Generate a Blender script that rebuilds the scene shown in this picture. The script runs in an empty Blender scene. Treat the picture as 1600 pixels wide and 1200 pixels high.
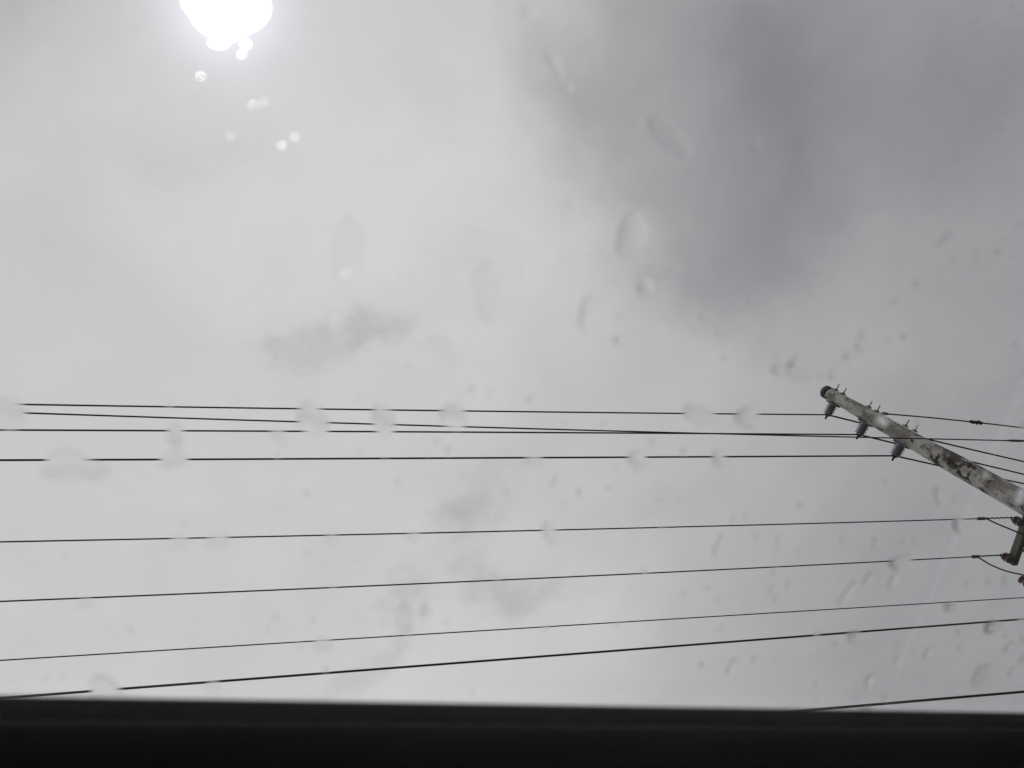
import bpy, math, random
from mathutils import Vector, Matrix, noise

scene = bpy.context.scene
R = math.radians
random.seed(7)

# ------------------------------------------------------------------ camera
F = 1256.0                       # focal length in photograph pixels (1600 wide)
CX, CY = 800.0, 600.0
ZEN = Vector((440 - CX, 138 - CY, F))         # where straight up falls in the picture
WV = Vector((5100 - CX, 700 - CY, F))         # where the street's wires vanish
eZ = ZEN.normalized()
eX = (WV - eZ * WV.dot(eZ)).normalized()
eY = eZ.cross(eX)
def c2w(v):                      # (right, down, forward) -> world
    return Vector((v.dot(eX), v.dot(eY), v.dot(eZ)))
CAM = Vector((0, 0, 1.30))
def ray(px, py):
    return c2w(Vector((px - CX, py - CY, F))).normalized()
cd = bpy.data.cameras.new("camera")
cam = bpy.data.objects.new("camera", cd)
scene.collection.objects.link(cam)
scene.camera = cam
rt, up, bk = c2w(Vector((1, 0, 0))), c2w(Vector((0, -1, 0))), c2w(Vector((0, 0, -1)))
m = Matrix((rt, up, bk)).transposed().to_4x4()
m.translation = CAM
cam.matrix_world = m
cd.sensor_width = 36
cd.lens = 36 * F / 1600
cd.clip_start = 0.002
cd.clip_end = 6000
cd.dof.use_dof = True
cd.dof.focus_distance = 13.0
cd.dof.aperture_fstop = cd.lens / 2.2          # a 2.2 mm phone aperture

# ------------------------------------------------------------------ sky
SUN = ray(352, 4)
world = bpy.data.worlds.new("World")
scene.world = world
world.use_nodes = True
nt = world.node_tree
nt.nodes.clear()
def N(t, **kw):
    n = nt.nodes.new(t)
    for k, v in kw.items():
        setattr(n, k, v)
    return n
def setin(n, i, v):
    if isinstance(v, bpy.types.NodeSocket):
        nt.links.new(v, n.inputs[i])
    else:
        n.inputs[i].default_value = v
def M(op, a, b=0.0, c=0.0, clamp=False):
    n = N('ShaderNodeMath', operation=op, use_clamp=clamp)
    setin(n, 0, a); setin(n, 1, b); setin(n, 2, c)
    return n.outputs[0]
def V(op, a, b=(0, 0, 0), out=0):
    n = N('ShaderNodeVectorMath', operation=op)
    setin(n, 0, a); setin(n, 1, b)
    return n.outputs[out]
def smooth(v, lo, hi, a=0.0, b=1.0):
    n = N('ShaderNodeMapRange', interpolation_type='SMOOTHSTEP')
    setin(n, 0, v)
    for i, x in enumerate((lo, hi, a, b)):
        n.inputs[i + 1].default_value = x
    return n.outputs[0]
tc = N('ShaderNodeTexCoord')
D = V('NORMALIZE', tc.outputs['Generated'])
sep = N('ShaderNodeSeparateXYZ'); nt.links.new(D, sep.inputs[0])
dz = M('MAXIMUM', sep.outputs[2], 0.10)
cmb = N('ShaderNodeCombineXYZ')
nt.links.new(M('DIVIDE', sep.outputs[0], dz), cmb.inputs[0])
nt.links.new(M('DIVIDE', sep.outputs[1], dz), cmb.inputs[1])
P0 = cmb.outputs[0]                                # a point on the flat cloud base
def noise_tex(vec, scale, detail=4, rough=0.5, col=False):
    n = N('ShaderNodeTexNoise')
    nt.links.new(vec, n.inputs['Vector'])
    n.inputs['Scale'].default_value = scale
    n.inputs['Detail'].default_value = detail
    n.inputs['Roughness'].default_value = rough
    return n.outputs[1 if col else 0]
w1 = V('SCALE', V('SUBTRACT', noise_tex(P0, 5.0, 4, 0.55, True), (.5, .5, .5)))
w1.node.inputs['Scale'].default_value = 0.20
Pw = V('ADD', P0, w1)
w2n = V('SCALE', V('SUBTRACT', noise_tex(P0, 20.0, 6, 0.62, True), (.5, .5, .5)))
w2n.node.inputs['Scale'].default_value = 0.095
Pw2 = V('ADD', Pw, w2n)
def pp(px, py):
    d = ray(px, py)
    return Vector((d.x / d.z, d.y / d.z))
def blob(px, py, sa, sb, ang, amp, src=None):
    """a soft patch of cloud: centre and half-axes given where they are seen"""
    a = R(ang)
    c = pp(px, py)
    A = (pp(px + sa * .5 * math.cos(a), py + sa * .5 * math.sin(a)) - c) * 2
    B = (pp(px - sb * .5 * math.sin(a), py + sb * .5 * math.cos(a)) - c) * 2
    det = A.x * B.y - A.y * B.x
    r1 = (B.y / det, -B.x / det, 0); r2 = (-A.y / det, A.x / det, 0)
    q = V('SUBTRACT', src or Pw, (c.x, c.y, 0))
    q1 = V('DOT_PRODUCT', q, r1, 1); q2 = V('DOT_PRODUCT', q, r2, 1)
    s = M('MULTIPLY_ADD', q1, q1, M('MULTIPLY', q2, q2))
    return M('MULTIPLY', M('EXPONENT', M('MULTIPLY', s, -1.0)), amp)
dark = smooth(M('ADD', V('DOT_PRODUCT', Pw, (1, 0, 0), 1), M('MULTIPLY', V('DOT_PRODUCT', Pw, (0, 1, 0), 1), -0.10)), 0.10, 1.15, 0.0, 0.175)
mass = blob(1095, 40, 195, 260, 4, 1.0)
for b in [(1150, 290, 195, 190, -12, .85), (1040, 170, 90, 200, -8, .50), (1150, 420, 150, 130, 10, .30)]:
    mass = M('ADD', mass, blob(*b))
dark = M('ADD', dark, smooth(mass, .06, 1.02, 0.0, .108))
for b in [
    (1200, 60, 260, 190, 12, .015), (1390, 170, 240, 170, 0, .055), (1180, 360, 160, 130, 25, .02),
    (1520, 40, 260, 260, 0, .04), (-60, -60, 280, 190, -20, .10), (900, 10, 50, 90, 10, .015),
    (330, 250, 120, 40, 5, .02), (150, 420, 160, 90, 60, .014), (820, 700, 130, 60, -20, .012),
]:
    dark = M('ADD', dark, blob(*b))
for b in [
    (552, 535, 60, 32, -22, .078), (440, 556, 46, 18, -5, .05), (572, 495, 26, 30, 60, .03),
    (728, 832, 42, 34, -30, .075), (800, 925, 60, 36, 20, .062), (630, 930, 56, 30, -30, .056),
    (600, 1000, 62, 26, -55, .040), (520, 1080, 60, 24, -40, .035), (780, 770, 60, 26, -45, .022),
    (1010, 790, 90, 40, -15, .022), (690, 450, 60, 40, 0, .015),
]:
    dark = M('ADD', dark, blob(*b, src=Pw2))
dark = M('SUBTRACT', dark, blob(560, 330, 330, 220, 0, .030))
dark = M('SUBTRACT', dark, blob(820, 1020, 260, 120, 0, .020))
dark = M('ADD', dark, M('MULTIPLY', M('SUBTRACT', noise_tex(Pw, 9.0, 8, 0.6), .5), .052))
dark = M('ADD', dark, M('MULTIPLY', M('SUBTRACT', noise_tex(P0, 2.2, 4, 0.5), .5), .045))
val = M('SUBTRACT', 0.828, dark)
lum = M('POWER', M('MAXIMUM', val, .05), 2.25)
tint = N('ShaderNodeValToRGB')
tint.color_ramp.elements[0].position = 0.0; tint.color_ramp.elements[0].color = (.995, .980, 1.0, 1)
tint.color_ramp.elements[1].position = 1.0; tint.color_ramp.elements[1].color = (.958, .978, 1.03, 1)
e = tint.color_ramp.elements.new(.45); e.color = (.975, .985, 1.0, 1)
nt.links.new(M('MULTIPLY', dark, 3.5, clamp=True), tint.inputs[0])
clouds = V('SCALE', tint.outputs[0]); nt.links.new(lum, clouds.node.inputs['Scale'])
# the sun burning through thin cloud: saturated core with an uneven edge, pale blue halo
ca = V('DOT_PRODUCT', D, tuple(SUN), 1)
ang = M('MULTIPLY', M('ARCCOSINE', M('MINIMUM', ca, 1.0)), 180 / math.pi)
Psun = V('SCALE', V('SUBTRACT', noise_tex(P0, 30.0, 3, .5, True), (.5, .5, .5)))
Psun.node.inputs['Scale'].default_value = 0.016
Psun = V('ADD', P0, Psun)
lobes = blob(350, 0, 63, 51, 0, 1.0, Psun)
for q in ((378, 20, 42, 34, 10, .8), (330, 6, 44, 44, 0, .5), (350, 42, 30, 26, 10, .62), (362, -40, 60, 40, 0, .5)):
    lobes = M('ADD', lobes, blob(*q, Psun))
core = smooth(lobes, .48, .80, 0.0, 5.0)
halo1 = M('MULTIPLY', M('EXPONENT', M('MULTIPLY', M('POWER', M('DIVIDE', ang, 3.15), 2.0), -1.0)), .46)
halo2 = M('MULTIPLY', M('EXPONENT', M('MULTIPLY', ang, -0.20)), .085)
g1 = V('SCALE', (1, 1, 1)); nt.links.new(core, g1.node.inputs['Scale'])
g2 = V('SCALE', (.86, .93, 1.12)); nt.links.new(halo1, g2.node.inputs['Scale'])
g3 = V('SCALE', (.98, .98, 1.04)); nt.links.new(halo2, g3.node.inputs['Scale'])
skycol = V('ADD', V('ADD', clouds, g1), V('ADD', g2, g3))
sky = N('ShaderNodeTexSky', sky_type='NISHITA', sun_disc=False)
sky.sun_elevation = math.asin(SUN.z)
sky.sun_rotation = math.atan2(SUN.x, SUN.y)
bg1 = N('ShaderNodeBackground'); nt.links.new(sky.outputs[0], bg1.inputs[0]); bg1.inputs[1].default_value = 0.05
bg2 = N('ShaderNodeBackground'); nt.links.new(skycol, bg2.inputs[0]); bg2.inputs[1].default_value = 1.0
mix = N('ShaderNodeMixShader'); mix.inputs[0].default_value = 0.97
nt.links.new(bg1.outputs[0], mix.inputs[1]); nt.links.new(bg2.outputs[0], mix.inputs[2])
wo = N('ShaderNodeOutputWorld'); nt.links.new(mix.outputs[0], wo.inputs[0])

# ------------------------------------------------------------------ sun
sd = bpy.data.lights.new("sun", 'SUN')
sd.energy = 1.0
sd.angle = R(3.4)
sd.color = (1.0, .97, .93)
so = bpy.data.objects.new("sun", sd)
scene.collection.objects.link(so)
so.rotation_euler = SUN.to_track_quat('Z', 'Y').to_euler()

scene.view_settings.view_transform = 'Standard'
scene.view_settings.look = 'None'
scene.view_settings.exposure = 0
scene.view_settings.gamma = 1
scene.view_settings.use_curve_mapping = False
scene.cycles.max_bounces = 14
scene.cycles.sample_clamp_indirect = 10
scene.cycles.transmission_bounces = 12

# ------------------------------------------------------------------ helpers
COL = scene.collection
def mat(name, col, rough=.7, metal=0.0, build=None, spec=.5):
    mt = bpy.data.materials.new(name)
    mt.use_nodes = True
    b = mt.node_tree.nodes['Principled BSDF']
    b.inputs['Base Color'].default_value = (*col, 1)
    b.inputs['Roughness'].default_value = rough
    b.inputs['Metallic'].default_value = metal
    b.inputs['Specular IOR Level'].default_value = spec
    if build:
        build(mt.node_tree, b)
    return mt
def noisy(cols, scale, detail=6, rough=.6, stops=None, stretch=(1, 1, 1), bump=0.0, bscale=None):
    def f(t, b):
        tcn = t.nodes.new('ShaderNodeTexCoord')
        mp = t.nodes.new('ShaderNodeMapping'); mp.inputs['Scale'].default_value = stretch
        t.links.new(tcn.outputs['Object'], mp.inputs[0])
        n = t.nodes.new('ShaderNodeTexNoise')
        n.inputs['Scale'].default_value = scale; n.inputs['Detail'].default_value = detail; n.inputs['Roughness'].default_value = rough
        t.links.new(mp.outputs[0], n.inputs['Vector'])
        r = t.nodes.new('ShaderNodeValToRGB')
        st = stops or [i / (len(cols) - 1) for i in range(len(cols))]
        r.color_ramp.elements[0].position = st[0]; r.color_ramp.elements[0].color = (*cols[0], 1)
        r.color_ramp.elements[1].position = st[-1]; r.color_ramp.elements[1].color = (*cols[-1], 1)
        for p, c in list(zip(st, cols))[1:-1]:
            el = r.color_ramp.elements.new(p); el.color = (*c, 1)
        t.links.new(n.outputs[0], r.inputs[0]); t.links.new(r.outputs[0], b.inputs['Base Color'])
        if bump:
            n2 = t.nodes.new('ShaderNodeTexNoise'); n2.inputs['Scale'].default_value = bscale or scale * 6
            t.links.new(mp.outputs[0], n2.inputs['Vector'])
            bp = t.nodes.new('ShaderNodeBump'); bp.inputs['Strength'].default_value = bump
            t.links.new(n2.outputs[0], bp.inputs['Height']); t.links.new(bp.outputs[0], b.inputs['Normal'])
    return f
def glass(name, ior, col=(1, 1, 1)):
    mt = bpy.data.materials.new(name); mt.use_nodes = True
    t = mt.node_tree; t.nodes.clear()
    g = t.nodes.new('ShaderNodeBsdfGlass'); g.inputs['IOR'].default_value = ior
    g.inputs['Roughness'].default_value = 0; g.inputs['Color'].default_value = (*col, 1)
    o = t.nodes.new('ShaderNodeOutputMaterial'); t.links.new(g.outputs[0], o.inputs[0])
    return mt
def mesh(name, vs, fs, mt, parent=None, smooth=False, label=None, cat=None, group=None, kind=None):
    me = bpy.data.meshes.new(name)
    me.from_pydata([tuple(v) for v in vs], [], fs)
    me.update()
    if smooth:
        me.polygons.foreach_set('use_smooth', [True] * len(me.polygons))
    me.materials.append(mt)
    return link(name, me, parent, label, cat, group, kind)
def link(name, me, parent=None, label=None, cat=None, group=None, kind=None):
    o = bpy.data.objects.new(name, me)
    COL.objects.link(o)
    if parent: o.parent = parent
    if label: o['label'] = label
    if cat: o['category'] = cat
    if group: o['group'] = group
    if kind: o['kind'] = kind
    return o
def empty(name, loc, label, cat, group=None):
    o = link(name, None, None, label, cat, group)
    o.location = loc
    return o
class MB:
    def __init__(s): s.v = []; s.f = []
    def add(s, vs, fs):
        n = len(s.v); s.v += [Vector(v) for v in vs]; s.f += [tuple(i + n for i in f) for f in fs]; return s
    def tube(s, pts, rad, n=8, cap=True, ref=None):
        pts = [Vector(p) for p in pts]
        rads = rad if isinstance(rad, (list, tuple)) else [rad] * len(pts)
        vs = []; prev = None
        for i, p in enumerate(pts):
            t = (pts[min(i + 1, len(pts) - 1)] - pts[max(i - 1, 0)]).normalized()
            if prev is None:
                a = ref or (Vector((0, 0, 1)) if abs(t.z) < .9 else Vector((1, 0, 0)))
            else:
                a = prev
            x = (a - t * a.dot(t)).normalized(); y = t.cross(x); prev = x
            vs += [p + (x * math.cos(k * 2 * math.pi / n) + y * math.sin(k * 2 * math.pi / n)) * rads[i] for k in range(n)]
        fs = []
        for i in range(len(pts) - 1):
            for k in range(n):
                k2 = (k + 1) % n
                fs.append((i * n + k, i * n + k2, (i + 1) * n + k2, (i + 1) * n + k))
        if cap:
            fs.append(tuple(reversed(range(n)))); fs.append(tuple(range((len(pts) - 1) * n, len(pts) * n)))
        return s.add(vs, fs)
    def box(s, c, ax, ay, az, bev=0.0):
        """box about c with half-vectors ax, ay, az; edges along az chamfered"""
        c = Vector(c)
        if bev <= 0:
            prof = [(-1, -1), (1, -1), (1, 1), (-1, 1)]
        else:
            bx, by = 1 - bev / ax.length, 1 - bev / ay.length
            prof = [(-bx, -1), (bx, -1), (1, -by), (1, by), (bx, 1), (-bx, 1), (-1, by), (-1, -by)]
        n = len(prof)
        vs = [c + ax * x + ay * y - az for x, y in prof] + [c + ax * x + ay * y + az for x, y in prof]
        fs = [tuple(reversed(range(n))), tuple(range(n, 2 * n))] + [(k, (k + 1) % n, n + (k + 1) % n, n + k) for k in range(n)]
        return s.add(vs, fs)
    def build(s, name, mt, parent=None, smooth=False, **kw):
        org = Vector((0, 0, 0))
        if parent is not None:
            q = parent
            while q is not None:
                org += q.location; q = q.parent
        o = mesh(name, [v - org for v in s.v], s.f, mt, parent, smooth, **kw)
        return o
UX, UY, UZ = Vector((1, 0, 0)), Vector((0, 1, 0)), Vector((0, 0, 1))
def project(p):
    d = Vector(p) - CAM
    c = Vector((d.dot(rt), -d.dot(up), -d.dot(bk)))
    return Vector((CX + F * c.x / c.z, CY + F * c.y / c.z))

# ------------------------------------------------------------------ materials
def pole_build(t, b):
    tcn = t.nodes.new('ShaderNodeTexCoord')
    def nz(scale, stretch, detail=7, rough=.62):
        mp = t.nodes.new('ShaderNodeMapping'); mp.inputs['Scale'].default_value = stretch
        t.links.new(tcn.outputs['Object'], mp.inputs[0])
        n = t.nodes.new('ShaderNodeTexNoise'); n.inputs['Scale'].default_value = scale
        n.inputs['Detail'].default_value = detail; n.inputs['Roughness'].default_value = rough
        t.links.new(mp.outputs[0], n.inputs['Vector']); return n.outputs[0]
    def ramp(s, a, c):
        r = t.nodes.new('ShaderNodeMapRange'); r.interpolation_type = 'SMOOTHSTEP'
        t.links.new(s, r.inputs[0]); r.inputs[1].default_value = a; r.inputs[2].default_value = c
        return r.outputs[0]
    def mixc(f, c1, c2):
        mx = t.nodes.new('ShaderNodeMix'); mx.data_type = 'RGBA'
        t.links.new(f, mx.inputs[0])
        for i, c in ((6, c1), (7, c2)):
            if isinstance(c, tuple): mx.inputs[i].default_value = (*c, 1)
            else: t.links.new(c, mx.inputs[i])
        return mx.outputs[2]
    def mm(op, a, c):
        x = t.nodes.new('ShaderNodeMath'); x.operation = op; x.use_clamp = True
        for i, q in enumerate((a, c)):
            if isinstance(q, (int, float)): x.inputs[i].default_value = q
            else: t.links.new(q, x.inputs[i])
        return x.outputs[0]
    base = mixc(ramp(nz(4.2, (1, 1, .5)), .42, .62), POLE_A, POLE_B)
    base = mixc(ramp(nz(9, (1, 1, .5)), .52, .66), base, (.15, .125, .105))
    # rust-brown and black mildew patches, gathered on the lower stretch of the pole in view
    sp = t.nodes.new('ShaderNodeSeparateXYZ'); t.links.new(tcn.outputs['Object'], sp.inputs[0])
    low = t.nodes.new('ShaderNodeMapRange'); t.links.new(sp.outputs[2], low.inputs[0])
    low.interpolation_type = 'SMOOTHSTEP'
    low.inputs[1].default_value = 10.1; low.inputs[2].default_value = 9.7
    low2 = t.nodes.new('ShaderNodeMapRange'); t.links.new(sp.outputs[2], low2.inputs[0])
    low2.inputs[1].default_value = 8.5; low2.inputs[2].default_value = 9.0
    low.inputs[3].default_value = 0.0; low.inputs[4].default_value = .085
    brown = ramp(mm('ADD', nz(2.1, (1, 1, .8)), mm('MULTIPLY', low.outputs[0], low2.outputs[0])), .60, .70)
    base = mixc(brown, base, (.085, .068, .056))
    black = ramp(mm('ADD', nz(3.4, (1, 1, .85), 8, .7), mm('MULTIPLY', low.outputs[0], low2.outputs[0])), .60, .66)
    base = mixc(black, base, (.022, .021, .020))
    specks = ramp(nz(9, (1, 1, .8), 6, .7), .575, .63)
    base = mixc(specks, base, (.04, .036, .033))
    t.links.new(base, b.inputs['Base Color'])
    bp = t.nodes.new('ShaderNodeBump'); bp.inputs['Strength'].default_value = .5; bp.inputs['Distance'].default_value = .02
    t.links.new(nz(9, (1, 1, .35)), bp.inputs['Height']); t.links.new(bp.outputs[0], b.inputs['Normal'])
POLE_A, POLE_B = (.46, .44, .415), (.20, .185, .17)
m_pole = mat('weathered_pole', (.4, .38, .35), .9, build=pole_build)
m_cap = mat('dark_cap', (.03, .028, .027), .8, build=noisy([(.02, .019, .018), (.05, .045, .042)], 12))
m_steel = mat('dull_galvanised', (.08, .08, .082), .6, .4, build=noisy([(.05, .05, .052), (.12, .115, .11)], 20))
m_ins = mat('grey_polymer', (.2, .21, .24), .55, build=noisy([(.25, .265, .31), (.33, .345, .39)], 18))
m_arm = mat('weathered_timber', (.10, .09, .08), .9, build=noisy([(.085, .072, .064), (.17, .15, .135)], 6, stretch=(6, .5, 6), bump=.3))
m_spool = mat('brown_porcelain', (.07, .028, .02), .35, build=noisy([(.05, .02, .015), (.10, .042, .03)], 15))
m_wire = mat('black_conductor', (.018, .019, .021), .6, build=noisy([(.012, .013, .014), (.03, .031, .033)], 30))
m_alu = mat('aged_aluminium', (.06, .06, .06), .5, .6, build=noisy([(.04, .04, .042), (.09, .09, .09)], 30))
m_glass = glass('sunroof_glass', 1.5, (.995, .995, .995))
m_water = glass('rain_water', 1.333)
m_frit = mat('black_frit', (.05, .046, .056), .6, spec=.5, build=noisy([(.47, .43, .50), (.54, .50, .57)], 40))
m_trim = mat('black_trim', (.018, .018, .019), .65, spec=.3, build=noisy([(.03, .029, .031), (.042, .04, .042), (.09, .087, .09)], 2.2, detail=3, stops=[.35, .5, .66], bump=.3, bscale=900))
m_seal = mat('rubber_seal', (.008, .008, .008), .8, spec=.2, build=noisy([(.006, .006, .006), (.012, .012, .012)], 80))
m_head = mat('grey_cabin_fabric', (.3, .29, .29), .95, spec=.1, build=noisy([(.34, .33, .32), (.42, .41, .40)], 35, bump=.6, bscale=700))
m_paint = mat('grey_car_paint', (.10, .105, .11), .3, .3, build=noisy([(.095, .10, .105), (.11, .115, .12)], 5))
m_asphalt = mat('asphalt', (.05, .05, .05), .9, build=noisy([(.04, .04, .04), (.065, .064, .062)], 2, bump=.5, bscale=60))
m_ground = mat('verge_soil_grass', (.09, .10, .06), .95, build=noisy([(.10, .085, .06), (.06, .085, .035), (.09, .11, .05)], .8, bump=.5, bscale=20))
m_pave = mat('pavement_concrete', (.3, .29, .27), .9, build=noisy([(.24, .235, .22), (.34, .33, .31)], 3, bump=.3))
m_rubber = mat('tyre_rubber', (.02, .02, .02), .85, build=noisy([(.015, .015, .015), (.03, .03, .03)], 20))
m_dust = mat('grey_dust', (.12, .12, .125), .9, build=noisy([(.45, .45, .46), (.6, .6, .6)], 200))

# ------------------------------------------------------------------ ground
def quad(name, x0, x1, y0, y1, z, mt, n=1, **kw):
    vs = []; fs = []
    for j in range(n + 1):
        for i in range(n + 1):
            vs.append((x0 + (x1 - x0) * i / n, y0 + (y1 - y0) * j / n, z))
    for j in range(n):
        for i in range(n):
            a = j * (n + 1) + i; fs.append((a, a + 1, a + n + 2, a + n + 1))
    return mesh(name, vs, fs, mt, kind='structure', label=kw.get('label'))
quad('ground', -3000, 3000, -3000, 3000, 0, m_ground, 4, label='grass and soil verge beside the street')
quad('road', -3000, 3000, -6.5, 2.6, .004, m_asphalt, 4, label='wet asphalt street under the wires')
MB().box((0, 3.55, .06), UX * 3000, UY * .95, UZ * .06).build('pavement', m_pave, kind='structure', label='concrete pavement with kerb along the street')

# ------------------------------------------------------------------ utility pole
d0 = ray(1292, 613.1)
PD = 9.8
hd = Vector((d0.x, d0.y, 0)).normalized()
PX, PY = hd.x * PD, hd.y * PD
def pole_h(px):                     # height of the pole axis seen at this column
    py = 138 + (px - 440) * (613.1 - 138) / (1292 - 440)
    d = ray(px, py)
    return CAM.z + PD * d.z / math.hypot(d.x, d.y)
HT = pole_h(1291)
print('pole height', HT, 'pos', PX, PY, 'h at frame edge', pole_h(1600))
def prad(h):
    return .098 + .0125 * (HT - h)
pole = empty('utility_pole', (PX, PY, 0), 'weathered pale utility pole with dark stains, three grey post insulators and timber crossarm', 'utility pole')
b = MB()
n = 40; NR = 28
pts = []; 
vs = []; fs = []
NH = 90
for i in range(NH + 1):
    h = HT * i / NH
    r = prad(h)
    for k in range(NR):
        th = 2 * math.pi * k / NR
        nn = noise.noise(Vector((math.cos(th) * 1.3, math.sin(th) * 1.3, h * .9))) * .012
        sc = noise.noise(Vector((math.cos(th) * 4, math.sin(th) * 4, h * 4))) * .004
        lean = noise.noise(Vector((0, 0, h * .25))) * .0
        rr = r + nn + sc
        vs.append((math.cos(th) * rr, math.sin(th) * rr, h))
for i in range(NH):
    for k in range(NR):
        k2 = (k + 1) % NR
        fs.append((i * NR + k, i * NR + k2, (i + 1) * NR + k2, (i + 1) * NR + k))
fs.append(tuple(range(NH * NR, NH * NR + NR)))
mesh('shaft', vs, fs, m_pole, pole, smooth=True)
cb = MB().tube([(PX, PY, HT - .10), (PX, PY, HT - .07), (PX, PY, HT + .015), (PX, PY, HT + .045), (PX, PY, HT + .06)],
               [prad(HT) + .003, prad(HT) + .013, prad(HT) + .014, prad(HT) - .01, .02], 24)
cb.build('pole_cap', m_cap, pole, smooth=True)
def insulator(px, tx, ty):
    h = pole_h(px)
    UY = Vector((-math.sin(R(17)), math.cos(R(17)), 0)); UX = Vector((math.cos(R(17)), math.sin(R(17)), 0))
    A = Vector((PX, PY, h))
    # length so that the tip is seen at row ty
    best = min((abs(project(A + UY * -s * k / 500).y - ty), s, k) for s in (1, -1) for k in range(60, 500))
    s = best[1]; L = best[2] / 500
    u = UY * -s
    r = prad(h)
    print('insulator', h, 'dir', -s, 'len', L, project(A + u * L), 'want', tx, ty)
    base = MB()
    base.box(A + u * (r + .012), UX * .045, UZ * .135, u * .012)
    # tapering gusset of the bracket
    g = [A + u * (r + .02) + UX * a + UZ * c for a, c in ((-.03, -.12), (.03, -.12), (.03, .12), (-.03, .12))]
    g2 = [A + u * (r + .030) + UX * a + UZ * c for a, c in ((-.03, -.04), (.03, -.04), (.03, .04), (-.03, .04))]
    base.add(g + g2, [(3, 2, 1, 0), (4, 5, 6, 7), (0, 1, 5, 4), (1, 2, 6, 5), (2, 3, 7, 6), (3, 0, 4, 7)])
    post = base.build('insulator_bracket', m_steel, pole)
    pts = []; rad = []
    s0 = r + .014; s1 = L - .008
    ns = 7
    core = .058
    pts.append(A + u * s0); rad.append(core)
    for i in range(ns):
        a = s0 + (s1 - s0) * (i + .15) / ns; w = (s1 - s0) / ns
        big = (.098 if i % 2 == 0 else .088) * (1 - .12 * i / ns)
        for da, rr in ((0, core), (.36 * w, big * .97), (.44 * w, big), (.50 * w, big * .97), (.56 * w, core)):
            pts.append(A + u * (a + da)); rad.append(rr)
    pts.append(A + u * s1); rad.append(core)
    MB().tube(pts, rad, 18).build('insulator', m_ins, pole)
    c = MB().tube([A + u * s1, A + u * (L - .005)], [.034, .028], 12)
    c.box(A + u * L, UX * .048, UZ * .020, u * .020, .006)
    c.tube([A + u * (L + .01), A + u * (L + .085)], [.024, .012], 8)
    c.build('wire_clamp', m_steel, pole)
    for dh in (-.095, .095):
        B = A + UZ * dh
        bb = MB().box(B - u * (r + .012), UX * .032, UZ * .032, u * .008)
        bb.tube([B - u * (r + .01), B - u * (r + .034)], .017, 6)
        bb.tube([B - u * (r + .02), B - u * (r + .115)], .0085, 8)
        bb.build('bolt', m_steel, pole)
    return A + u * L
T1 = insulator(1307, 1290, 648)
T2 = insulator(1358, 1340, 679)
T3 = insulator(1415, 1395, 712)
# small hanging clip on the first wire and an eye bolt for the stay on the far side
# ------------------------------------------------------------------ crossarms
def arm(px_pole, tipx, tipy, sign, offx, half=.05, far=.9):
    h = pole_h(px_pole)
    A = Vector((PX, PY, h)) + UX * offx
    k = min(range(20, 400), key=lambda k: abs(project(A + UY * sign * k / 200).y - tipy))
    L = k / 200
    print('arm', h, L, project(A + UY * sign * L), 'want', tipx, tipy)
    mid = A + UY * sign * (L - far) / 2
    MB().box(mid, UX * half * .85, UZ * half, UY * (L + far) / 2, .008).build('crossarm', m_arm, pole)
    return A, L
sgn = 1 if project(Vector((PX, PY + 1, 8))).y > project(Vector((PX, PY, 8))).y else -1
A1, L1 = arm(1628, 1576, 880, sgn, -.19, far=1.1)

def hor(p, q):
    """horizontal world direction whose image passes through p and q, and its vanishing point"""
    p, q = Vector(p), Vector(q)
    f = lambda a: (a.x - CX) * ZEN.x + (a.y - CY) * ZEN.y + F * F
    t = f(p) / (f(p) - f(q))
    vp = p + (q - p) * t
    d = c2w(Vector((vp.x - CX, vp.y - CY, F))); d.z = 0
    return d.normalized(), vp

def on_plane_x(px, py, X):
    d = ray(px, py)
    return CAM + d * ((X - CAM.x) / d.x)
A_SPOOL = on_plane_x(1590.5, 814.5, PX - .19 - .10)
B_SPOOL = on_plane_x(1573.5, 871.5, PX - .19 - .10)
C_SPOOL = on_plane_x(1600, 908, PX - .19 - .10)
for S in (A_SPOOL, B_SPOOL):
    sp = MB()
    sp.tube([S - UZ * .055, S - UZ * .045, S - UZ * .03, S - UZ * .012, S + UZ * .012, S + UZ * .03, S + UZ * .045, S + UZ * .055],
            [.03, .05, .052, .033, .033, .052, .05, .03], 16)
    sp.build('spool_insulator', m_spool, pole, smooth=True)
    ck = MB()
    for z in (-.066, .066):
        ck.box(S + UZ * z + UX * .035, UX * .075, UY * .018, UZ * .004)
    ck.tube([S - UZ * .085, S + UZ * .085], .008, 8)
    ck.build('clevis', m_steel, pole)
# a short lower arm just past the frame that carries the third spool
hC = C_SPOOL.z
MB().box(Vector((C_SPOOL.x + .12, (PY + C_SPOOL.y + .10) / 2, hC)), UX * .05, UZ * .05, UY * ((C_SPOOL.y + .10 - PY) / 2), .008).build('crossarm', m_arm, pole)
sp = MB().tube([C_SPOOL - UZ * .055, C_SPOOL - UZ * .045, C_SPOOL - UZ * .03, C_SPOOL - UZ * .012, C_SPOOL + UZ * .012, C_SPOOL + UZ * .03, C_SPOOL + UZ * .045, C_SPOOL + UZ * .055],
            [.03, .05, .052, .033, .033, .052, .05, .03], 16)
sp.build('spool_insulator', m_spool, pole, smooth=True)
# steel brace of the upper arm
MB().tube([Vector((PX - .20, PY + .50, A1.z - .06)), Vector((PX - .16, PY + .02, A1.z - .55))], .016, 6).build('arm_brace', m_steel, pole)
# eye bolt for the stay wire, and the small clip below the first conductor
EYE = CAM + ray(1377, 646) * ((PD - .02) / math.hypot(ray(1377, 646).x, ray(1377, 646).y))

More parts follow.
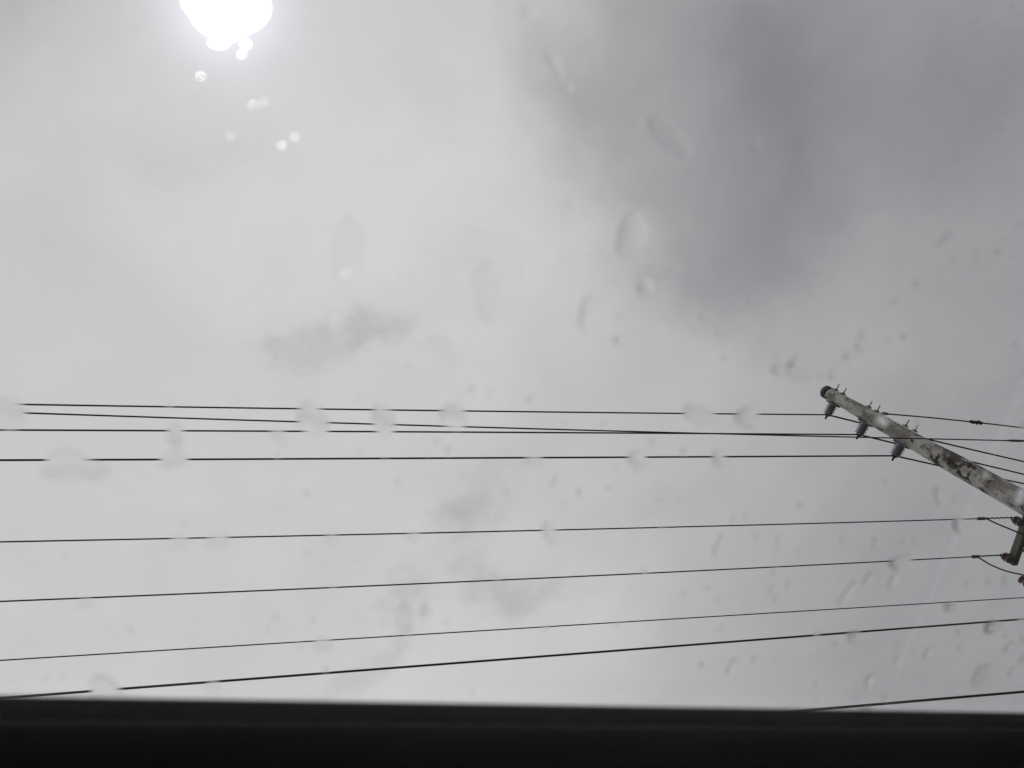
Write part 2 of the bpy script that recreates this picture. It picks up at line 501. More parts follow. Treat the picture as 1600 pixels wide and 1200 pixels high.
# ------------------------------------------------------------------ wires
def wire(name, A, pts, width, ext_a, ext_b, label, group=None, m_=None, curve=True):
    """A is a point the wire passes through; pts are other points it is seen at"""
    ap = project(A)
    far = max(pts, key=lambda p: abs(p[0] - ap.x))
    d, vp = hor(ap, far)
    if (project(A + d) - ap).dot(Vector(far) - ap) < 0: d = -d
    nrm = Vector((-d.y, d.x, 0))
    S = [(0.0, A.z)]
    for p in pts:
        r = ray(*p); t = nrm.dot(A - CAM) / nrm.dot(r); q = CAM + r * t
        S.append(((q - A).dot(d), q.z))
    # least squares height = A.z + b s + c s^2
    s2 = sum(a * a for a, z in S); s3 = sum(a ** 3 for a, z in S); s4 = sum(a ** 4 for a, z in S)
    y1 = sum(a * (z - A.z) for a, z in S); y2 = sum(a * a * (z - A.z) for a, z in S)
    det = s2 * s4 - s3 * s3
    if len(pts) > 2 and abs(det) > 1e-9:
        bb, cc = (y1 * s4 - y2 * s3) / det, (s2 * y2 - s3 * y1) / det
    else:
        bb, cc = y1 / s2, 0
    smax = max(a for a, z in S)
    def P(sv):
        z = A.z + bb * sv + cc * sv * sv
        if sv > smax: z = A.z + bb * smax + cc * smax ** 2 + (bb + 2 * cc * smax) * (sv - smax)
        if sv < 0: z = A.z + bb * sv
        return A + d * sv + UZ * (z - A.z)
    lo, hi = -ext_a, smax + ext_b
    nseg = 44
    line = [P(lo + (hi - lo) * k / nseg) for k in range(nseg + 1)]
    if lo < 0: pass
    mid = P(smax * .5)
    dist = -(mid - CAM).dot(bk)
    rad = width * 1.08 * .5 / F * dist
    o_ = MB().tube(line, rad, 6)
    ob = o_.build(name, m_ or m_wire, None, smooth=True, label=label, cat='wire', group=group)
    return ob, P, rad
G = 'wires running left from the pole'
GR = 'wires running right from the pole'
wire('overhead_wire', T1, [(1200, 647), (800, 643.2), (475, 638.4), (43, 632)], 2.3, 0, 12, 'topmost black overhead wire, ending at the insulator nearest the pole tip', G)
wire('overhead_wire', T2, [(1200, 677.5), (1000, 676.7), (800, 675.5), (400, 673.8), (0, 671.5)], 2.4, 0, 12, 'black overhead wire ending at the middle of the three post insulators', G)
wire('overhead_wire', T3, [(1200, 713.5), (800, 715), (400, 717), (0, 719)], 2.7, 0, 12, 'black overhead wire ending at the lowest of the three post insulators', G)
def perp(px, py, dist):
    r = ray(px, py); return CAM + r * (dist / math.hypot(r.x, r.y))
Wd = perp(1440, 685.3, 9.15)
w_diag, Pd, rd = wire('overhead_wire', Wd, [(1200, 679.7), (1000, 675), (800, 668.4), (400, 656.6), (43, 645.5)], 2.2, 4.5, 14, 'black overhead wire slanting across the level ones and passing in front of the pole', G)
# tied wires on the timber arm
gA = on_plane_x(1586, 808.5, PX - .34)
gB = on_plane_x(1569, 867, PX - .34)
w5, P5, r5 = wire('overhead_wire', gA, [(1480, 813.3), (1200, 819.7), (800, 829), (400, 838), (0, 847)], 1.9, 0, 12, 'black overhead wire tied off high on the timber crossarm beside the pole', G)
w6, P6, r6 = wire('overhead_wire', gB, [(1500, 871), (1200, 886.8), (800, 904.7), (400, 923), (0, 939.7)], 1.9, 0, 12, 'black overhead wire tied off at the outer end of the timber crossarm', G)
wire('overhead_wire', on_plane_x(1600, 933.5, PX - .2), [(1200, 958.5), (800, 982), (400, 1006.5), (0, 1032)], 1.6, 6, 12, 'thinnest dark overhead wire, just below the tip of the timber crossarm', G)
wire('overhead_cable', on_plane_x(1600, 967, PX - .3), [(1335, 987.6), (1200, 998.3), (800, 1029), (400, 1059.3), (195, 1076)], 3.0, 6, 12, 'thick black overhead cable, the longest one dipping behind the dark roof frame at left', G)
wire('overhead_cable', on_plane_x(1600, 1080.5, PX - .3), [(1480, 1090), (1360, 1101.5)], 3.6, 6, 14, 'thick black cable low at right, cut off by the dark roof frame', G)
# conductors leaving to the right
wire('overhead_wire', T1, [(1338, 659), (1438, 683.6), (1600, 721.2)], 2.4, 0, 12, 'dark wire running right and down from the insulator nearest the pole tip', GR)
wire('overhead_wire', T2, [(1395, 691.6), (1501, 717.6), (1600, 741)], 2.4, 0, 12, 'dark wire running right and down from the middle post insulator', GR)
wire('overhead_wire', T3, [(1475, 729.3), (1555, 746.3), (1600, 755.7)], 2.4, 0, 12, 'dark wire running right and down from the lowest post insulator', GR)
w_stay, Ps, rs = wire('stay_wire', EYE, [(1440, 650.8), (1525, 660.2), (1600, 668.5)], 2.0, 0, 12, 'dark wire dead-ended on the pole beside the bright drop, with a bolted clamp along it', GR)

def at_px(P, px, lo=0.0, hi=30.0):
    f = lambda v: project(P(v)).x - px
    a, b2 = lo, hi
    fa = f(a)
    for _ in range(50):
        c = (a + b2) / 2
        if (f(c) > 0) == (fa > 0): a = c
        else: b2 = c
    return (a + b2) / 2
def twist(P, a, b2, rad, off, turns, nme, parent, n=6, steps=60):
    pts = []
    for k in range(steps + 1):
        v = a + (b2 - a) * k / steps
        T = (P(v + .01) - P(v)).normalized()
        x = UZ - T * UZ.dot(T); x.normalize(); y = T.cross(x)
        th = 2 * math.pi * turns * k / steps
        pts.append(P(v) + x * math.cos(th) * off + y * math.sin(th) * off)
    return MB().tube(pts, rad, n).build(nme, m_alu, parent, smooth=True)
# preformed ties on the two tied wires
for (P, w, a, b2, r) in ((P5, w5, 1586, 1533, r5), (P6, w6, 1569, 1524, r6)):
    va, vb = 0.0, at_px(P, b2)
    twist(P, va, vb, r * .75, r * 1.2, 7, 'spiral_tie', w)
    q = P(vb); T = (P(vb) - P(va)).normalized()
    cl = MB().box(q, T * .055, UZ * .014, T.cross(UZ).normalized() * .014, .004)
    cl.build('parallel_clamp', m_steel, w)
# ties round the spools
for S, P, w, r in ((A_SPOOL, P5, w5, r5), (B_SPOOL, P6, w6, r6)):
    a = [P(0.0), S + Vector((-.03, -.04, 0)), S + Vector((.015, -.05, 0)), S + Vector((.042, 0, 0)), S + Vector((.015, .05, 0)), S + Vector((-.03, .04, -.002)), P(.02)]
    MB().tube(a, r * 1.1, 6).build('spool_loop', m_wire, w, smooth=True)
# jumpers
def jumper(P, px0, mids, r, label):
    st = P(at_px(P, px0))
    pts = [st] + [on_plane_x(x, y, X) for x, y, X in mids]
    # Catmull-Rom
    out = []
    for i in range(len(pts) - 1):
        p0, p1, p2, p3 = pts[max(i - 1, 0)], pts[i], pts[i + 1], pts[min(i + 2, len(pts) - 1)]
        for k in range(6):
            t = k / 6
            out.append(.5 * ((2 * p1) + (p2 - p0) * t + (2 * p0 - 5 * p1 + 4 * p2 - p3) * t * t + (3 * p1 - p0 - 3 * p2 + p3) * t ** 3))
    out.append(pts[-1])
    MB().tube(out, r, 6).build('jumper_wire', m_wire, None, smooth=True, label=label, cat='wire', group='jumper wires at the crossarm')
jumper(P5, 1540, [(1556, 817.5, PX - .50), (1574, 825, PX - .40), (1590, 831.5, PX - .30), (1618, 842, PX - .05)], .010, 'short wire drooping from the higher tied wire down to the timber crossarm')
jumper(P6, 1526, [(1537, 876, PX - .60), (1549, 883, PX - .55), (1572, 892, PX - .45), (1600, 898.5, PX - .35), (1640, 907, PX - .2)], .010, 'wavy slack wire drooping below the end of the timber crossarm')
# stay clamp and eye, splice on the slanting wire
v = at_px(Ps, 1525)
q = Ps(v); T = (Ps(v + .05) - q).normalized(); y = T.cross(UZ).normalized()
c = MB()
c.box(q, T * .05, UZ * .022, y * .022, .005)
c.tube([q - UZ * .075, q + UZ * .075], .010, 8); c.tube([q - y * .05 + T * .03, q + y * .05 + T * .03], .008, 8)
for k in (-1, 1):
    c.tube([q + T * k * .05, q + T * k * .14], .017, 8); c.box(q + T * k * .085, T * .012, UZ * .03, y * .026)
c.build('bolted_clamp', m_steel, w_stay)
v0 = at_px(Ps, 1388); q = Ps(v0)
c = MB().tube([Ps(0.0), Ps(v0 * .4), q], [.02, .03, .014], 8); c.tube([Ps(v0 * .2) - UZ * .03, Ps(v0 * .9) - UZ * .012], .010, 6)
c.build('dead_end_grip', m_steel, w_stay)
MB().tube([Vector((PX, PY, EYE.z - .01)) + (EYE - Vector((PX, PY, EYE.z))) * .3, EYE], .016, 8).build('eye_bolt', m_steel, pole)
# the slanting wire: a splice where it leaves the picture; here s runs left, negative = right
va = at_px(Pd, 1572, -4.5, 0); vb = at_px(Pd, 1606, -4.5, 0)
c = MB().tube([Pd(va), Pd(va * .7 + vb * .3), Pd(va * .3 + vb * .7), Pd(vb)], [rd * 1.2, rd * 2.2, rd * 2.0, rd * 1.2], 8)
tl = Pd(va * .4 + vb * .6)
c.tube([tl, tl + Vector((.16, .0, -.05)), tl + Vector((.40, .03, -.14))], .008, 6)
c.build('splice_sleeve', m_steel, w_diag)
# clip hanging on the first right-hand wire
q = on_plane_x(1363.5, 664, T1.x + .72)
pole_clip = MB().box(q, UX * .012, UY * .01, UZ * .04).build('wire_tag', m_steel, bpy.data.objects['overhead_wire.007'] if False else None)
bpy.data.objects.remove(pole_clip)

# ------------------------------------------------------------------ the car we look out of
e_, vp_ = hor((0, 1083), (1600, 1111))
f_ = Vector((-e_.y, e_.x, 0))
CXC = .10                                     # car centre line, to the side of the phone
def cw(x, y, z):
    return Vector((CAM.x, CAM.y, 0)) + e_ * x + f_ * y + UZ * z
car = empty('car', cw(CXC, -.6, 0), 'car seen from inside through its wet glass sunroof, with a black roof frame', 'car')
def loop(cx, cy, hx, hy, r, z, n=7):
    pts = []
    for qx, qy, a0 in ((1, 1, 0), (-1, 1, 90), (-1, -1, 180), (1, -1, 270)):
        for k in range(n + 1):
            a = R(a0 + 90 * k / n)
            pts.append(cw(cx + qx * (hx - r) + r * math.cos(a), cy + qy * (hy - r) + r * math.sin(a), z))
    return pts
def ring(loops, close_first=False, close_last=False):
    b = MB(); n = len(loops[0]); vs = sum(loops, [])
    fs = []
    for i in range(len(loops) - 1):
        for k in range(n):
            k2 = (k + 1) % n
            fs.append((i * n + k, i * n + k2, (i + 1) * n + k2, (i + 1) * n + k))
    if close_first: fs.append(tuple(reversed(range(n))))
    if close_last: fs.append(tuple(range((len(loops) - 1) * n, len(loops) * n)))
    return b.add(vs, fs)
ZG = CAM.z + .170                             # underside of the sunroof glass
FE = .1417                                    # front edge of the clear glass, ahead of the lens
HX, Y1 = .43, -.42                            # half width and rear edge of the clear glass
gy, ghy = (FE + Y1) / 2, (FE - Y1) / 2
def L(off, z, r=.05): return loop(CXC, gy, HX + off, ghy + off, r + off, z)
gl = ring([L(.036, ZG), L(.038, ZG + .001), L(.038, ZG + .004), L(.036, ZG + .005)], True, True).build('sunroof_glass', m_glass, car)
ring([L(.0, ZG - .0006), L(.0, ZG - .0002), L(.034, ZG - .0002), L(.034, ZG - .0006), L(.0, ZG - .0006)]).build('frit_band', m_frit, gl)
ring([L(.008, ZG - .0008), L(.0085, ZG - .004), L(.011, ZG - .0055), L(.016, ZG - .004), L(.0165, ZG - .0008)]).build('rubber_seal', m_seal, car, smooth=True)
ring([L(.040, ZG - .012), L(.040, ZG + .002), L(.045, ZG + .006), L(.06, ZG + .006), L(.30, ZG - .002, .12), loop(CXC, -.62, .62, .98, .18, ZG - .012), loop(CXC, -.62, .66, 1.02, .18, ZG - .05)]).build('roof_panel', m_paint, car, smooth=True)
# trim lip: a rounded plastic edge below the glass, then the fabric
lipz = ZG - .0155
lp = [(.0135, ZG - .010), (-.0018, ZG - .0108), (-.0028, ZG - .0114), (-.0026, ZG - .0124), (.001, lipz - .001), (.006, lipz - .0035), (.018, lipz - .0065)]
ring([L(o, z) for o, z in lp]).build('opening_trim', m_trim, car, smooth=True)
ring([L(.018, lipz - .0065), L(.05, lipz - .012), L(.15, lipz - .03), loop(CXC, -.62, .60, .95, .2, ZG - .07), loop(CXC, -.62, .655, 1.01, .2, ZG - .06)]).build('headliner', m_head, car, smooth=True)
# specks of dust caught along the seal
rnd = random.Random(3)
db = MB()
for k in range(70):
    x = rnd.uniform(-.05, .30); s_ = rnd.uniform(.0002, .0007) * (1.7 if rnd.random() < .15 else 1)
    if rnd.random() < .35: x = rnd.choice((.035, .05, .10, .145, .16)) + rnd.gauss(0, .008)
    c = cw(x, FE + rnd.gauss(.0060, .0012), ZG - .0009)
    db.add([c + e_ * s_ * 1.5, c + f_ * s_, c - e_ * s_ * 1.4, c - f_ * s_, c - UZ * s_ * .5], [(0, 1, 4), (1, 2, 4), (2, 3, 4), (3, 0, 4), (3, 2, 1, 0)])
o = db.build('dust', m_dust, car); o['kind'] = 'stuff'
# cabin and body, enough to shade the roof frame as a car does
def pillar(a, b_, r=.035):
    MB().tube([cw(*a), cw(*b_)], [r, r * 1.3], 8).build('pillar', m_trim, car)
for s_ in (-1, 1):
    pillar((CXC + s_ * .62, .36, 1.42), (CXC + s_ * .74, 1.05, .98))
    pillar((CXC + s_ * .64, -.62, 1.42), (CXC + s_ * .76, -.62, .95))
    pillar((CXC + s_ * .62, -1.60, 1.42), (CXC + s_ * .74, -2.05, .98))
def pane(name, pts, nme_m=None):
    c = [cw(*p) for p in pts]; nn = (c[1] - c[0]).cross(c[3] - c[0]).normalized() * .004
    MB().add(c + [p + nn for p in c], [(3, 2, 1, 0), (4, 5, 6, 7), (0, 1, 5, 4), (1, 2, 6, 5), (2, 3, 7, 6), (3, 0, 4, 7)]).build(name, nme_m or m_glass, car)
pane('windshield', [(CXC - .60, .38, 1.41), (CXC + .60, .38, 1.41), (CXC + .70, 1.05, .97), (CXC - .70, 1.05, .97)])
pane('rear_window', [(CXC + .60, -1.62, 1.41), (CXC - .60, -1.62, 1.41), (CXC - .70, -2.05, .97), (CXC + .70, -2.05, .97)])
for s_ in (-1, 1):
    pane('side_window', [(CXC + s_ * .65, -.57, 1.41), (CXC + s_ * .65, .30, 1.41), (CXC + s_ * .76, .90, .95), (CXC + s_ * .76, -.57, .95)])
    pane('side_window', [(CXC + s_ * .65, -1.55, 1.41), (CXC + s_ * .65, -.67, 1.41), (CXC + s_ * .76, -.67, .95), (CXC + s_ * .76, -1.95, .95)])
ring([loop(CXC, -.35, .70, 2.15, .2, .28), loop(CXC, -.35, .82, 2.28, .25, .34), loop(CXC, -.35, .83, 2.30, .25, .62), loop(CXC, -.35, .80, 2.26, .25, .90), loop(CXC, -.35, .77, 2.2, .25, .94)], True).build('body', m_paint, car, smooth=True)
def deck(name, y0, y1, z0, z1):
    a = MB().add([cw(CXC - .74, y0, z0), cw(CXC + .74, y0, z0), cw(CXC + .70, y1, z1), cw(CXC - .70, y1, z1), cw(CXC - .74, y0, z0 - .04), cw(CXC + .74, y0, z0 - .04), cw(CXC + .70, y1, z1 - .04), cw(CXC - .70, y1, z1 - .04)],
                 [(0, 1, 2, 3), (7, 6, 5, 4), (0, 4, 5, 1), (1, 5, 6, 2), (2, 6, 7, 3), (3, 7, 4, 0)])
    a.build(name, m_paint, car)
deck('hood', 1.02, 1.86, .97, .86); deck('trunk_lid', -2.03, -2.5, .97, .93)
MB().box(cw(CXC, .80, .84), e_ * .70, UZ * .12, f_ * .24, .05).build('dashboard', m_trim, car)
for sx in (-.37, .37):
    for yy in (-.15, -1.15):
        st = link('seat', None, car); st.location = cw(CXC + sx, yy, .45) - car.location
        MB().box(cw(CXC + sx, yy, .52), e_ * .25, UZ * .08, f_ * .26, .04).build('cushion', m_head, st)
        MB().box(cw(CXC + sx, yy - .36, .80), e_ * .24, f_ * .06 + UZ * .012, UZ * .28 - f_ * .10).build('backrest', m_head, st)
for sx in (-.76, .76):
    for yy in (1.15, -1.75):
        c0 = cw(CXC + sx, yy, .31)
        wh = link('wheel', None, car); wh.location = c0 - car.location
        MB().tube([c0 - e_ * .10, c0 - e_ * .095, c0 - e_ * .06, c0 + e_ * .06, c0 + e_ * .095, c0 + e_ * .10], [.22, .29, .31, .31, .29, .22], 28).build('tyre', m_rubber, wh, smooth=True)
        MB().tube([c0 - e_ * .102, c0 + e_ * .102], .205, 20).build('rim', m_alu, wh)

# ------------------------------------------------------------------ rain on the glass
ZD = ZG + .0052
def gpt(px, py):
    d = ray(px, py)
    return CAM + d * ((ZD - CAM.z) / d.z)
rd_ = random.Random(11)
def drop(x, y, a, b_, ang, hr=.30, lab=None, grp=None, wob_=.12, cone=False, pw=2):
    """a, b_: half sizes as seen, ang: tilt of the long side"""
    NA = 22
    rings = [.22, .42, .60, .75, .87, .95, 1.0]
    c = gpt(x, y)
    ph = [rd_.uniform(0, 6.28) for _ in range(3)]
    am = [wob_ * rd_.uniform(.5, 1.2), wob_ * .7 * rd_.uniform(.3, 1.1), wob_ * .4 * rd_.uniform(.3, 1.1)]
    ca_, sa_ = math.cos(R(ang)), math.sin(R(ang))
    def P2(rho, th):
        rr = 1 + am[0] * math.cos(2 * th + ph[0]) + am[1] * math.cos(3 * th + ph[1]) + am[2] * math.cos(5 * th + ph[2])
        u = a * rho * rr * math.cos(th); v_ = b_ * rho * rr * math.sin(th)
        return gpt(x + u * ca_ - v_ * sa_, y + u * sa_ + v_ * ca_) - c
    size = min((P2(1, 0)).length, (P2(1, math.pi / 2)).length)
    H = size * hr
    vs = [Vector((0, 0, H * (.84 if cone else 1)))]; fs = []
    for i, rho in enumerate(rings):
        for k in range(NA):
            th = 2 * math.pi * k / NA
            p = P2(rho, th)
            z = H * ((1 - rho) if cone and i > 0 else (1 - .22) if cone else (1 - rho ** pw))
            vs.append(Vector((p.x, p.y, z)))
    nr = len(rings)
    for k in range(NA): fs.append((0, 1 + k, 1 + (k + 1) % NA))
    for i in range(nr - 1):
        for k in range(NA):
            k2 = (k + 1) % NA
            fs.append((1 + i * NA + k, 1 + (i + 1) * NA + k, 1 + (i + 1) * NA + k2, 1 + i * NA + k2))
    base = len(vs)
    vs += [Vector((p.x, p.y, -.0001)) for p in (vs[1 + (nr - 1) * NA + k] for k in range(NA))]
    for k in range(NA):
        k2 = (k + 1) % NA
        fs.append((1 + (nr - 1) * NA + k, base + k, base + k2, 1 + (nr - 1) * NA + k2))
    fs.append(tuple(reversed(range(base, base + NA))))
    me = bpy.data.meshes.new('raindrop'); me.from_pydata([tuple(v_) for v_ in vs], [], fs); me.update()
    me.polygons.foreach_set('use_smooth', [True] * (len(me.polygons) - NA - 1) + [False] * (NA + 1))
    me.materials.append(m_water)
    if me.polygons[0].normal.z < 0:
        me.flip_normals()
    o = link('raindrop', me, None, lab, 'raindrop', grp)
    o.location = c
    return o
big = [
    # x, y, a, b, angle, height ratio, label
    (18, 640, 27, 16, 40, .28, 'broad raindrop at the left frame edge that cuts off the top two wires'),
    (488, 652, 24, 19, 75, .30, 'round raindrop breaking the three top wires, the left of a pair'),
    (598, 655, 22, 14, 80, .30, 'narrow upright raindrop breaking the three top wires, right of a rounder one'),
    (706, 646, 19, 15, 10, .28, 'oval raindrop breaking only the topmost wire near the middle'),
    (1086, 643, 21, 11, 20, .22, 'flat raindrop over the topmost wire that mirrors a dash of it above'),
    (1161, 648, 18, 11, 0, .28, 'oval raindrop over the topmost wire, nearest the pole tip'),
    (276, 676, 15, 11, 85, .30, 'raindrop breaking the left part of the third wire'),
    (272, 714, 19, 10, 0, .28, 'flat raindrop breaking the fourth wire below another drop at left'),
    (116, 724, 41, 22, 5, .11, 'very wide shallow raindrop breaking the fourth wire near the left edge'),
    (434, 674, 7, 6, 0, .3, 'small raindrop breaking the third wire, left of the round one'),
    (830, 716, 9, 7, 0, .3, 'small raindrop on the fourth wire left of centre gap'),
    (991, 714, 12, 13, 80, .3, 'raindrop breaking the fourth wire, the larger of two toward the pole'),
    (1117, 712, 10, 8, 80, .3, 'raindrop breaking the fourth wire nearest the pole'),
    (281, 840, 8, 6, 0, .25, 'small raindrop on the fifth wire at left'),
    (341, 839, 12, 7, 0, .3, 'raindrop breaking the fifth wire at left'),
    (516, 837, 5, 4, 0, .3, 'speck-like raindrop on the fifth wire, first from the left gap'),
    (644, 833, 5, 4, 0, .3, 'speck-like raindrop on the fifth wire left of the bluish wisp'),
    (856, 828, 11, 8, 60, .3, 'raindrop breaking the fifth wire near the middle'),
    (1487, 813, 7, 6, 90, .3, 'small raindrop on the fifth wire just left of the tied end'),
    (137, 935, 5, 4, 0, .3, 'speck-like raindrop on the sixth wire at left'),
    (1397, 870, 17, 10, -20, .26, 'raindrop breaking the sixth wire close to the timber arm'),
    (1387, 900, 17, 5, -68, .85, 'dark curved raindrop streak under the gap in the sixth wire'),
    (504, 1000, 11, 6, 0, .3, 'raindrop breaking the thin seventh wire at left'),
    (1475, 941, 5, 4, 0, .3, 'speck-like raindrop on the thin wire at right'),
    (169, 1073, 27, 16, 30, .28, 'large raindrop breaking the thick cable just above the dark frame'),
    (335, 1065, 7, 5, 0, .3, 'small raindrop on the thick cable at left'),
    (1329, 989, 10, 6, 0, .3, 'raindrop breaking the thick cable right of centre'),
    (1541, 972, 10, 6, 0, .3, 'raindrop breaking the thick cable near the right edge'),
    (1349, 1103, 8, 4, 0, .3, 'small raindrop on the lowest cable at the dark frame'),
    (1368, 652, 10, 8, 30, .34, 'bright raindrop in front of the upper pole'),
    (1581, 768, 8, 13, 20, .30, 'pale raindrop in front of the lower pole'),
    # lens-like drops on plain sky
    (862, 98, 26, 11, 60, .13, 'bent raindrop at the edge of the dark cloud, top middle'),
    (884, 138, 8, 6, 0, .30, 'small round raindrop just below the bent one at top middle'),
    (822, 22, 14, 8, 30, .14, 'faint raindrop near the top edge, left of the dark cloud'),
    (1042, 212, 42, 20, 52, .075, 'long slanting raindrop lying over the dark cloud'),
    (983, 365, 32, 27, 95, .085, 'biggest raindrop on open sky, beside the dark cloud'),
    (916, 486, 26, 17, -62, .13, 'oval raindrop below and left of the biggest one'),
    (1004, 446, 16, 13, 60, .10, 'small oval raindrop between the two largest sky drops'),
    (757, 452, 48, 17, 82, .065, 'tall narrow raindrop on bright sky near the middle'),
    (543, 385, 40, 28, -60, .035, 'wide very faint raindrop above the dark wisp of cloud'),
    (1174, 224, 11, 8, -55, .17, 'small bright-edged raindrop alone over the dark cloud'),
    (690, 545, 26, 16, 30, .05, 'faint raindrop right of the dark wisp of cloud'),
    (1243, 572, 24, 18, 30, .06, 'pale shallow raindrop with a dark dot at its left, above the pole tip'),
    (1207, 573, 9, 8, -50, .80, 'darkest round raindrop, above and left of the pole tip'),
    (1334, 540, 8, 6, 40, .6, 'dark raindrop of a small cluster above the pole'),
    (1339, 519, 8, 5, -70, .6, 'upper raindrop of a small cluster above the pole'),
    (1315, 553, 7, 5, -60, .6, 'lower left raindrop of a small cluster above the pole'),
    (1465, 370, 15, 4.5, -50, .6, 'slanting raindrop streak on grey sky at right'),
    (1117, 845, 22, 4.5, -62, .75, 'long slanting raindrop streak under the fifth wire'),
    (1316, 920, 24, 4.5, -55, .85, 'long slanting raindrop streak left of the curved one'),
    (1348, 897, 12, 5, -45, .30, 'faint short raindrop between two long streaks'),
    (1456, 770, 15, 5, 82, .75, 'dark upright raindrop between the pole and the fifth wire'),
    (1359, 843, 11, 4, 88, .70, 'upright raindrop just below the fifth wire'),
    (1137, 1033, 13, 5.5, -65, .80, 'dark raindrop below the thick cable in the middle right'),
    (1349, 1056, 14, 5, -70, .75, 'tall dark raindrop above the lowest cable'),
    (1440, 1012, 7.5, 6, -60, .85, 'dark round raindrop below the thick cable at right'),
    (1523, 1046, 22, 10, -60, .07, 'large soft raindrop low at the right'),
    (1571, 1040, 9, 4.5, -50, .8, 'dark slim raindrop low near the right edge'),
    (1565, 1003, 11, 4, -50, .8, 'slanting dark raindrop near the right edge under the thick cable'),
    (1592, 1018, 12, 4, -40, .8, 'slanting raindrop at the right frame edge'),
    (633, 944, 8, 6, -30, .55, 'round raindrop of a cluster over the bluish cloud streak'),
    (663, 948, 10, 8, -50, .32, 'right raindrop of a cluster over the bluish cloud streak'),
    (636, 976, 9, 5, -40, .6, 'lower raindrop of a cluster over the bluish cloud streak'),
    (316, 117, 3.6, 4.0, 60, .21, 'glinting raindrop directly below the sun'),
    (395, 161, 3.0, 3.2, 0, .28, 'glinting raindrop to the lower right of the sun'),
    (413, 158, 2, 2, 0, .28, 'dimmer glinting raindrop touching a brighter one'),
    (439, 223, 4.6, 4.3, -30, .41, 'left of two touching glints farther below the sun'),
    (459, 211, 3.8, 3.8, 0, .41, 'right of two touching glints farther below the sun'),
    (361, 211, 2.4, 2.4, 0, .36, 'faint ring-like glint straight below the sun'),
    (378, 84, 3, 2.5, 0, .12, 'small glint at the lower edge of the sun'),
    (343, 66, 12, 6, 0, .10, 'flat raindrop at the lower rim of the sun'),
    (382, 66, 7, 5, 50, .12, 'small raindrop at the lower right rim of the sun'),
    (557, 418, 2.4, 2.4, 0, .80, 'tiny bright raindrop above the dark wisp of cloud'),
]
placed = []
for k_, (x, y, a, b_, an, h, lb) in enumerate(big):
    if k_ < 29 and k_ not in (20, 21):
        a += 3.5; b_ += 4.5 - min(3, k_ * .2)
        h *= .62
        if k_ >= 13: a += 2; b_ += 2
    placed.append((x, y, max(a, b_)))
    cn = 'glint' in lb or 'tiny bright' in lb
    pw_ = 2
    if not cn and h >= .5: pw_, h = 5, h * .42
    drop(x, y, a, b_, an, h, lb, 'raindrops on the sunroof glass', wob_=.05 if cn else .22 if h < .07 else .13, cone=cn, pw=pw_)
small = [
    (1510,38),(1520,58),(1540,43),(1570,10),(1580,27),(1525,115),(1555,112),(1571,122),(1554,198),(1556,176),(1285,126),(1300,123),(1484,248),
    (1237,82),(1272,50),(1480,405),(1514,398),(1547,391),(1571,396),(1559,370),(1581,348),(1423,441),(1376,527),(1403,523),(1275,583),(1292,582),
    (1588,578),(1576,535),(1388,468),(1166,465),(1126,555),(1094,490),(962,491),(960,528),(890,317),(876,312),(825,395),(809,423),(808,446),(1196,220),
    (1205,858),(1240,855),(1175,833),(1403,840),(1481,772),(1240,850),(1225,906),(1207,928),(1200,915),(1115,930),(1064,920),(1204,886),(1002,886),(1100,912),
    (1420,1008),(1392,1022),(1330,1058),(1268,1061),(1375,1081),(1331,1082),(1372,1085),(1588,990),(1490,1003),(1172,1024),(1175,1010),(1122,973),
    (1268,983),(1535,902),(1560,900),(1210,840),(1140,806),(1134,803),(665,930),(618,965),(488,962),(418,974),(431,958),(508,1037),(290,813),(106,862),
    (207,976),(480,857),(507,850),(480,765),(441,690),(560,702),(681,687),(669,703),(620,748),(790,763),(716,614),(680,616),(560,619),(735,606),(262,704),
    (1010,340),(1023,310),(620,185),(707,218),(638,235),(745,135),(100,1050),(22,1055),(75,1052),(735,1072),(1082,617),(902,765),(862,750),(945,757),
    (1028,775),(1055,778),(865,738),(880,655),(940,658),(1063,700),(825,620),(883,683),(1015,685),(1375,745),(1310,835),(1160,800),(600,712),(698,700),
    (1395,1000),(1420,840),(1298,1000),(1560,985),(1500,905),(1585,960),(1118,1100),(1268,1085),
]
rs_ = random.Random(5)
LINES = [(632, 648), (672, 680), (719, 711), (847, 808), (940, 866), (1032, 934), (1091, 967), (1108, 1080)]
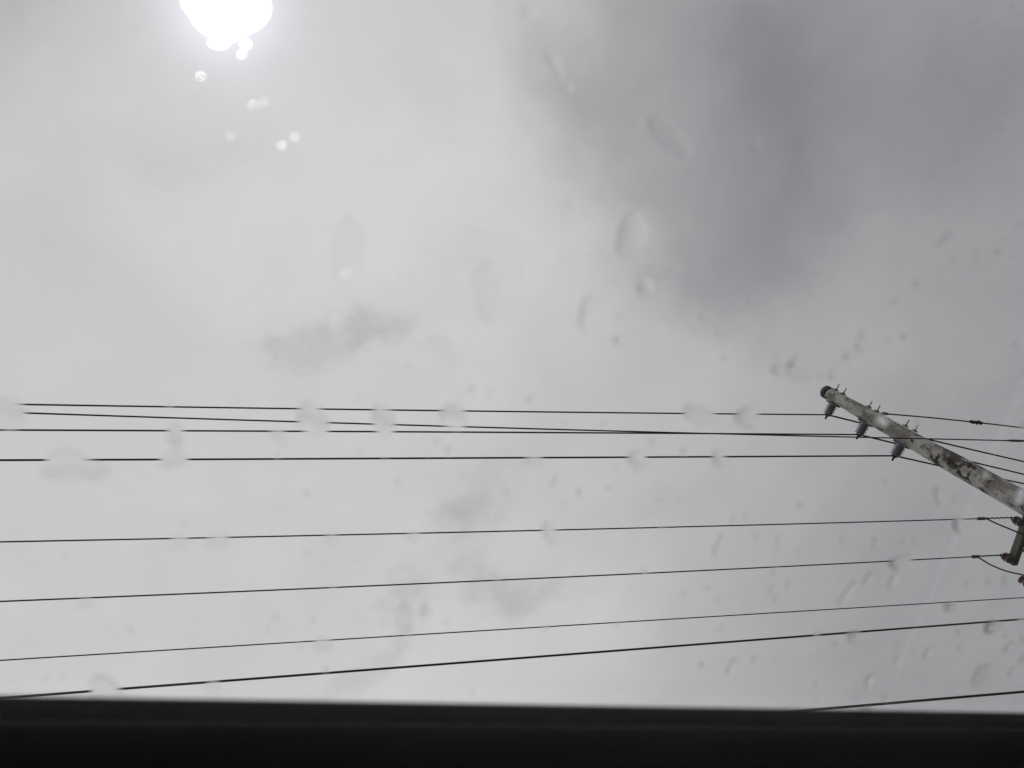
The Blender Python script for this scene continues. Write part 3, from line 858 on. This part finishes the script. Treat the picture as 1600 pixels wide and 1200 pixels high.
BAND = ['above the top wire', 'between the top level wires', 'just above the fourth wire',
        'above the fifth wire', 'between the fifth and sixth wires', 'between the sixth and the thin wire', 'above the thick cable', 'below the thick cable', 'below the thick cable']
def where(x, y):
    k = sum(1 for l, r in LINES if y > l + (r - l) * x / 1600)
    b = BAND[min(k, 8)]
    if k == 0:
        b = ('at the very top' if y < 100 else 'high on the sky' if y < 215 else 'midway up the sky' if y < 420 else 'low over the wires')
        if 950 < x < 1400 and y < 470: b = 'over the %s dark cloud' % ('top of the' if y < 150 else 'middle of the' if y < 320 else 'foot of the')
    c = ('at the left edge' if x < 260 else 'left of the middle' if x < 620 else 'near the middle' if x < 960 else 'right of the middle' if x < 1280 else 'toward the pole side' if x < 1480 else 'at the right edge')
    return b + ' ' + c
def small_drop(x, y, a, b_, an, h, faint=False, pw=2):
    if math.hypot(x - 350, y) < 270: return
    size = 'tiny' if a < 5.2 else 'small'
    if faint: size = 'barely visible'
    shape = 'round' if a / b_ < 1.45 else 'slanting' if an < -25 else 'flat'
    lb = '%s %s raindrop %s' % (size, shape, where(x, y))
    placed.append((x, y, max(a, b_)))
    drop(x, y, a, b_, an, h, lb, 'small raindrops ' + where(x, y), pw=pw)
for (x, y) in small:
    a = rs_.uniform(3.6, 6.2); h = rs_.uniform(.42, .66)
    if x < 900: h *= .8; a *= .85
    an = -60 + rs_.uniform(-25, 25) if x > 1000 else rs_.uniform(-90, 0)
    a1, b1 = a * rs_.uniform(.95, 1.4), a * rs_.uniform(.55, .85)
    if any(math.hypot(x - q[0], y - q[1]) < q[2] + 1.1 * a1 for q in placed): continue
    if x < 900 and y < 450: h *= .4
    if x > 1000: small_drop(x, y, a1, b1, an, h * .40, False, 5)
    else: small_drop(x, y, a1, b1, an, h)
# barely visible film of fine drops
for k in range(60):
    x, y = rs_.uniform(-60, 1660), rs_.uniform(-40, 1080)
    a1, b1 = rs_.uniform(3, 6), rs_.uniform(3, 5)
    if any(math.hypot(x - q[0], y - q[1]) < q[2] + 1.2 * max(a1, b1) + 2 for q in placed): continue
    small_drop(x, y, a1, b1, rs_.uniform(-90, 0), rs_.uniform(.10, .22), True)
